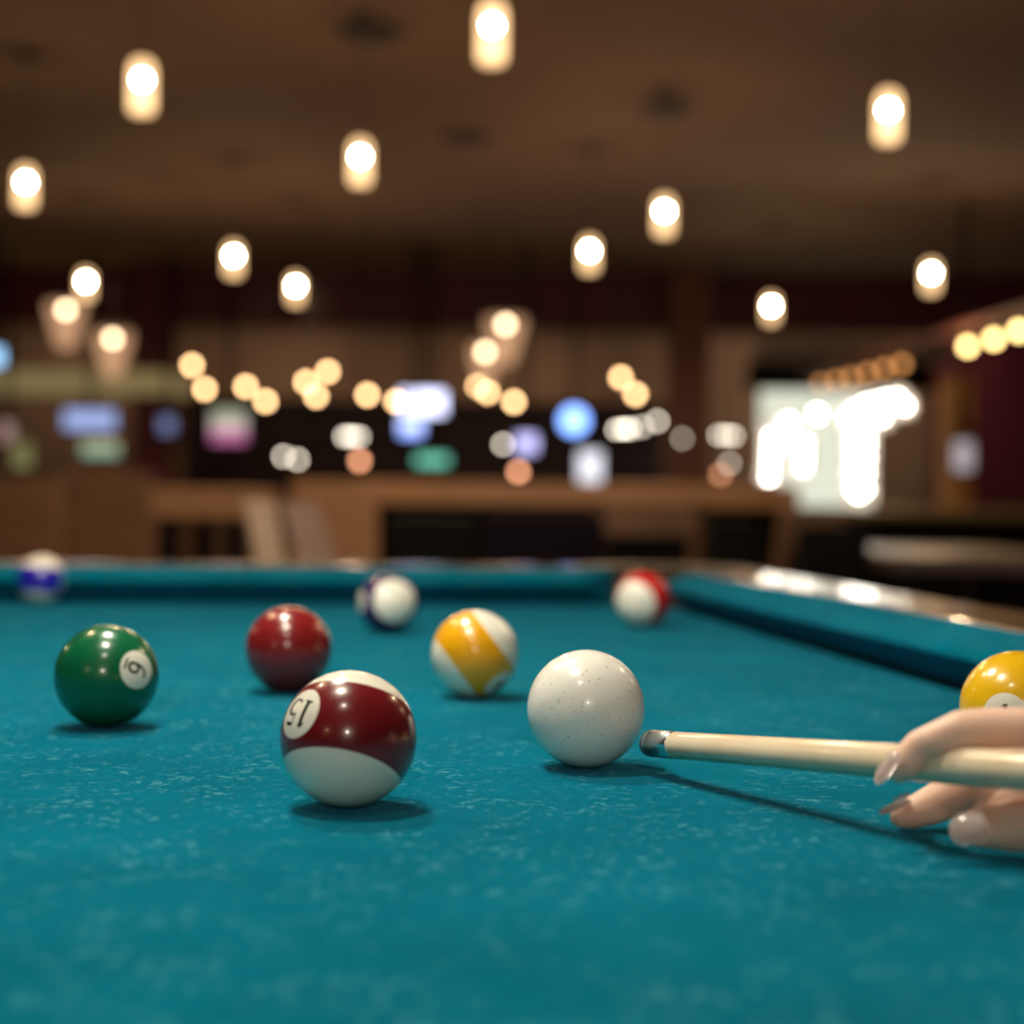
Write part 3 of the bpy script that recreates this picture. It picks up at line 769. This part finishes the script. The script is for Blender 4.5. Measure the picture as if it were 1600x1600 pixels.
# marquee letters made of bulbs
def letter(dots, D, label, s, name, r=.021, m_=None, skew=0):
    t = thing(name, label, 'marquee letter', P(dots[0][0], dots[0][1], D))
    o = V(t.location); pts = []
    bmf = nb(); 
    for (x, y) in dots:
        p_ = P(x, y, D) - o; pts.append(p_)
        box(bmf, p_.x - .075, p_.x + .075, .03, .09, max(p_.z - .075, .868 - o.z), p_.z + .075)
    link('letter_tray', bmf, mat('white letter tray', (.7, .66, .6), .5), t)
    for p_ in pts:
        link('bulb', ball_bm(nb(), p_, r, 14), m_ or emat('marquee bulb', (1.0, .93, .80), 24), t, True)
    return t
D = 12.0
letter([(1202, 766), (1202, 745), (1203, 724), (1204, 704), (1206, 684), (1232, 660), (1256, 692), (1257, 712), (1255, 728), (1230, 694)], D,
       'left glowing marquee bulb letter beside the taller T', 1, 'marquee_letter')
letter([(1325, 652), (1338, 640), (1352, 632), (1368, 628), (1384, 624), (1402, 622), (1414, 634), (1360, 652), (1378, 652), (1335, 672), (1354, 672), (1334, 694), (1354, 694), (1335, 716), (1353, 716), (1334, 738), (1352, 740), (1334, 762), (1342, 772), (1352, 764)], D,
       'tall glowing marquee bulb letter T at the right of the bar', 1, 'marquee_letter')
sc_ = thing('side_counter', 'olive-brown serving counter under the marquee letters', 'counter', (P(1390, 790, 12.05).x, 12.05, 0))
link('countertop', box(nb(), -1.25, 1.5, -.3, .35, .80, .868, .01), mat('olive laminate', (.26, .20, .11), .3), sc_)
link('base', box(nb(), -1.2, 1.45, -.2, .3, 0, .80), blackf, sc_)
# small light globes
def globe(x, y, D, label, m, group, r=.030, up=None):
    p_ = P(x, y, D); t = thing('globe_light', label, 'lamp', p_, 0, group)
    link('bulb', ball_bm(nb(), (0, 0, 0), r, 14), m, t, True)
    link('socket', lathe(nb(), [(.012, r * .9), (.012, r + .04)], 10), brass_m, t)
    top = CEIL - p_.z
    link('cord', tube(nb(), [V((0, 0, r + .04)), V((0, 0, top))], [.003, .003], 6), cord_m, t)
    return t
gl = [(300, 571, 'topmost of the four amber globe lights at left'), (320, 608, 'amber globe light just below the topmost left one'),
      (384, 604, 'amber globe light in the left group, upper of the right-hand pair'), (415, 627, 'lowest amber globe light of the left group'),
      (512, 581, 'uppermost of three overlapping amber globe lights left of centre'), (478, 597, 'leftmost of three overlapping amber globe lights left of centre'),
      (494, 619, 'lowest of three overlapping amber globe lights left of centre'), (574, 617, 'single amber globe light left of the bright television'),
      (619, 627, 'amber globe light touching the bright television edge'), (747, 603, 'left one of the overlapping amber globes at centre'),
      (762, 613, 'right one of the overlapping amber globes at centre'), (803, 628, 'amber globe light right of the overlapping centre pair'),
      (970, 590, 'upper of two amber globe lights above the ivory bulbs'), (993, 616, 'lower of two amber globe lights above the ivory bulbs'),
      (1277, 647, 'single white-hot globe between the two marquee letters')]
for x, y, lb in gl: globe(x, y, 13.0, lb, glow_m if x < 1200 else emat('white globe', (1, .9, .75), 20), 'hanging globe lights')
IVL = ['left one of the overlapping ivory pair beside the pale chair', 'right one of the overlapping ivory pair beside the pale chair',
       'leftmost ivory light of the three above the salmon light', 'middle ivory light of the three above the salmon light', 'rightmost ivory light of the three above the salmon light',
       'left ivory light of the pair overlapping the lilac screen', 'right ivory light of the pair overlapping the lilac screen',
       'leftmost ivory light in the row of five under the two amber globes', 'second ivory light in the row of five under the two amber globes', 'middle ivory light in the row of five under the two amber globes',
       'fourth ivory light in the row of five under the two amber globes', 'rightmost ivory light in the row of five under the two amber globes',
       'left ivory light of the three beside the marquee letters', 'middle ivory light of the three beside the marquee letters', 'right ivory light of the three beside the marquee letters',
       'dim ivory light just below the three beside the marquee letters', 'dim lone ivory light between the row of five and the marquee letters']
iv = [(443, 713, 1), (465, 718, 1), (539, 682, 1.1), (550, 682, 1.1), (561, 682, 1.1), (786, 694, 1), (809, 696, 1.1), (964, 671, 1), (975, 670, 1.3), (984, 670, 1.2), (1003, 667, .8), (1027, 658, 1), (1124, 680, .8), (1135, 680, .8), (1146, 681, .8), (1140, 724, .5), (1066, 685, .4)]
for i, (x, y, s) in enumerate(iv):
    m = emat('ivory bulb %d' % round(s * 10), (1.0, .88, .70), 8.5 * s)
    globe(x, y, 15.5, IVL[i], m, 'ivory lights low along the bar', r=.024)
for x, y, lb in ((562, 720, 'salmon candle-like light below the cluster of three ivory lights'), (810, 737, 'orange candle-like light below the lilac screen'), (1126, 741, 'dim orange candle-like light left of the marquee letters')):
    globe(x, y, 14.0, lb, emat('salmon light', (1.0, .42, .22), 6) if x < 1000 else emat('dull salmon light', (1.0, .42, .22), 2.6), 'orange lights on the bar', r=.034, up=1.6)
# bulbs in line along the right side canopy
def stringlight(pts, m, label, group, D0f):
    for i, (x, y) in enumerate(pts):
        D = D0f(y); p_ = P(x, y, D)
        t = thing('string_bulb', label[i], 'lamp', p_, 0, group)
        link('bulb', ball_bm(nb(), (0, 0, 0), .036, 14), m, t, True)
        link('socket', lathe(nb(), [(.014, .03), (.014, .085)], 10), brass_m, t)
df = lambda y: 1.2 * FPX / (HORIZON + 9 - y)
stringlight([(1512, 541), (1553, 530), (1592, 517), (1636, 503)], yellow_m, ['bright yellow canopy bulb, first of the near row from the left', 'bright yellow canopy bulb in the middle of the near row', 'bright yellow canopy bulb cut by the right edge', 'yellow canopy bulb just past the right edge'], 'near yellow canopy bulbs', df)
n6 = ['leftmost', 'second from left', 'third from left', 'third from right', 'second from right', 'rightmost']
stringlight([(1282, 600), (1307, 595), (1330, 590), (1356, 583), (1382, 576), (1409, 569)], emat('orange canopy bulb', (1, .42, .13), 2.0), ['%s dim orange canopy bulb in the row above the marquee T' % k for k in n6], 'dim orange canopy bulbs', df)
a = P(1282, 600, df(600)); b_ = P(1636, 503, df(503))
bm = nb(); dv = (b_ - a).normalized(); a2 = a - dv * .6; b2 = b_ + dv * 5
n_ = V((-dv.y, dv.x, 0)).normalized() * .05
vs_ = [bm.verts.new(p_ + s * n_ + V((0, 0, h))) for p_ in (a2, b2) for s in (-1, 1) for h in (.085, .14)]
for f in ((0, 1, 3, 2), (4, 6, 7, 5), (0, 4, 5, 1), (2, 3, 7, 6), (0, 2, 6, 4), (1, 5, 7, 3)): bm.faces.new([vs_[i] for i in f])
struct(link('trim_8', bm, redbrown_m))
# bowl lamps
def bowl(x, y, D, label, s=1.0):
    p_ = P(x, y, D); t = thing('bowl_lamp', label, 'lamp', p_, 0, 'frosted bowl lamps')
    link('bulb', ball_bm(nb(), (0, 0, 0), .034, 14), emat('bowl bulb', (1, .70, .42), 13), t, True)
    m = MATS.get('bowl glass')
    if not m:
        m = bpy.data.materials.new('bowl glass'); m.use_nodes = True; nt = m.node_tree; nt.nodes.clear()
        o = nt.nodes.new('ShaderNodeOutputMaterial'); mx = nt.nodes.new('ShaderNodeMixShader'); tr = nt.nodes.new('ShaderNodeBsdfTransparent'); e = nt.nodes.new('ShaderNodeEmission')
        e.inputs[0].default_value = (1, .55, .30, 1); e.inputs[1].default_value = .75; mx.inputs[0].default_value = .35
        nt.links.new(tr.outputs[0], mx.inputs[1]); nt.links.new(e.outputs[0], mx.inputs[2]); nt.links.new(mx.outputs[0], o.inputs[0]); MATS['bowl glass'] = m
    link('glass_bowl', lathe(nb(), [(.15 * s, .05), (.15 * s, .0), (.11 * s, -.14), (.06 * s, -.30)], 28, cap=False), m, t, True)
    link('cord', tube(nb(), [V((0, 0, .03)), V((0, 0, CEIL - p_.z))], [.004, .004], 6), cord_m, t)
bowl(103, 484, 12.5, 'frosted bowl lamp at left, just under a jar pendant')
bowl(176, 529, 12.8, 'frosted bowl lamp at left, lower of the two beside each other')
bowl(790, 507, 12.0, 'frosted bowl lamp at centre, upper of two')
bowl(758, 550, 12.6, 'frosted bowl lamp at centre, lower of two', .8)
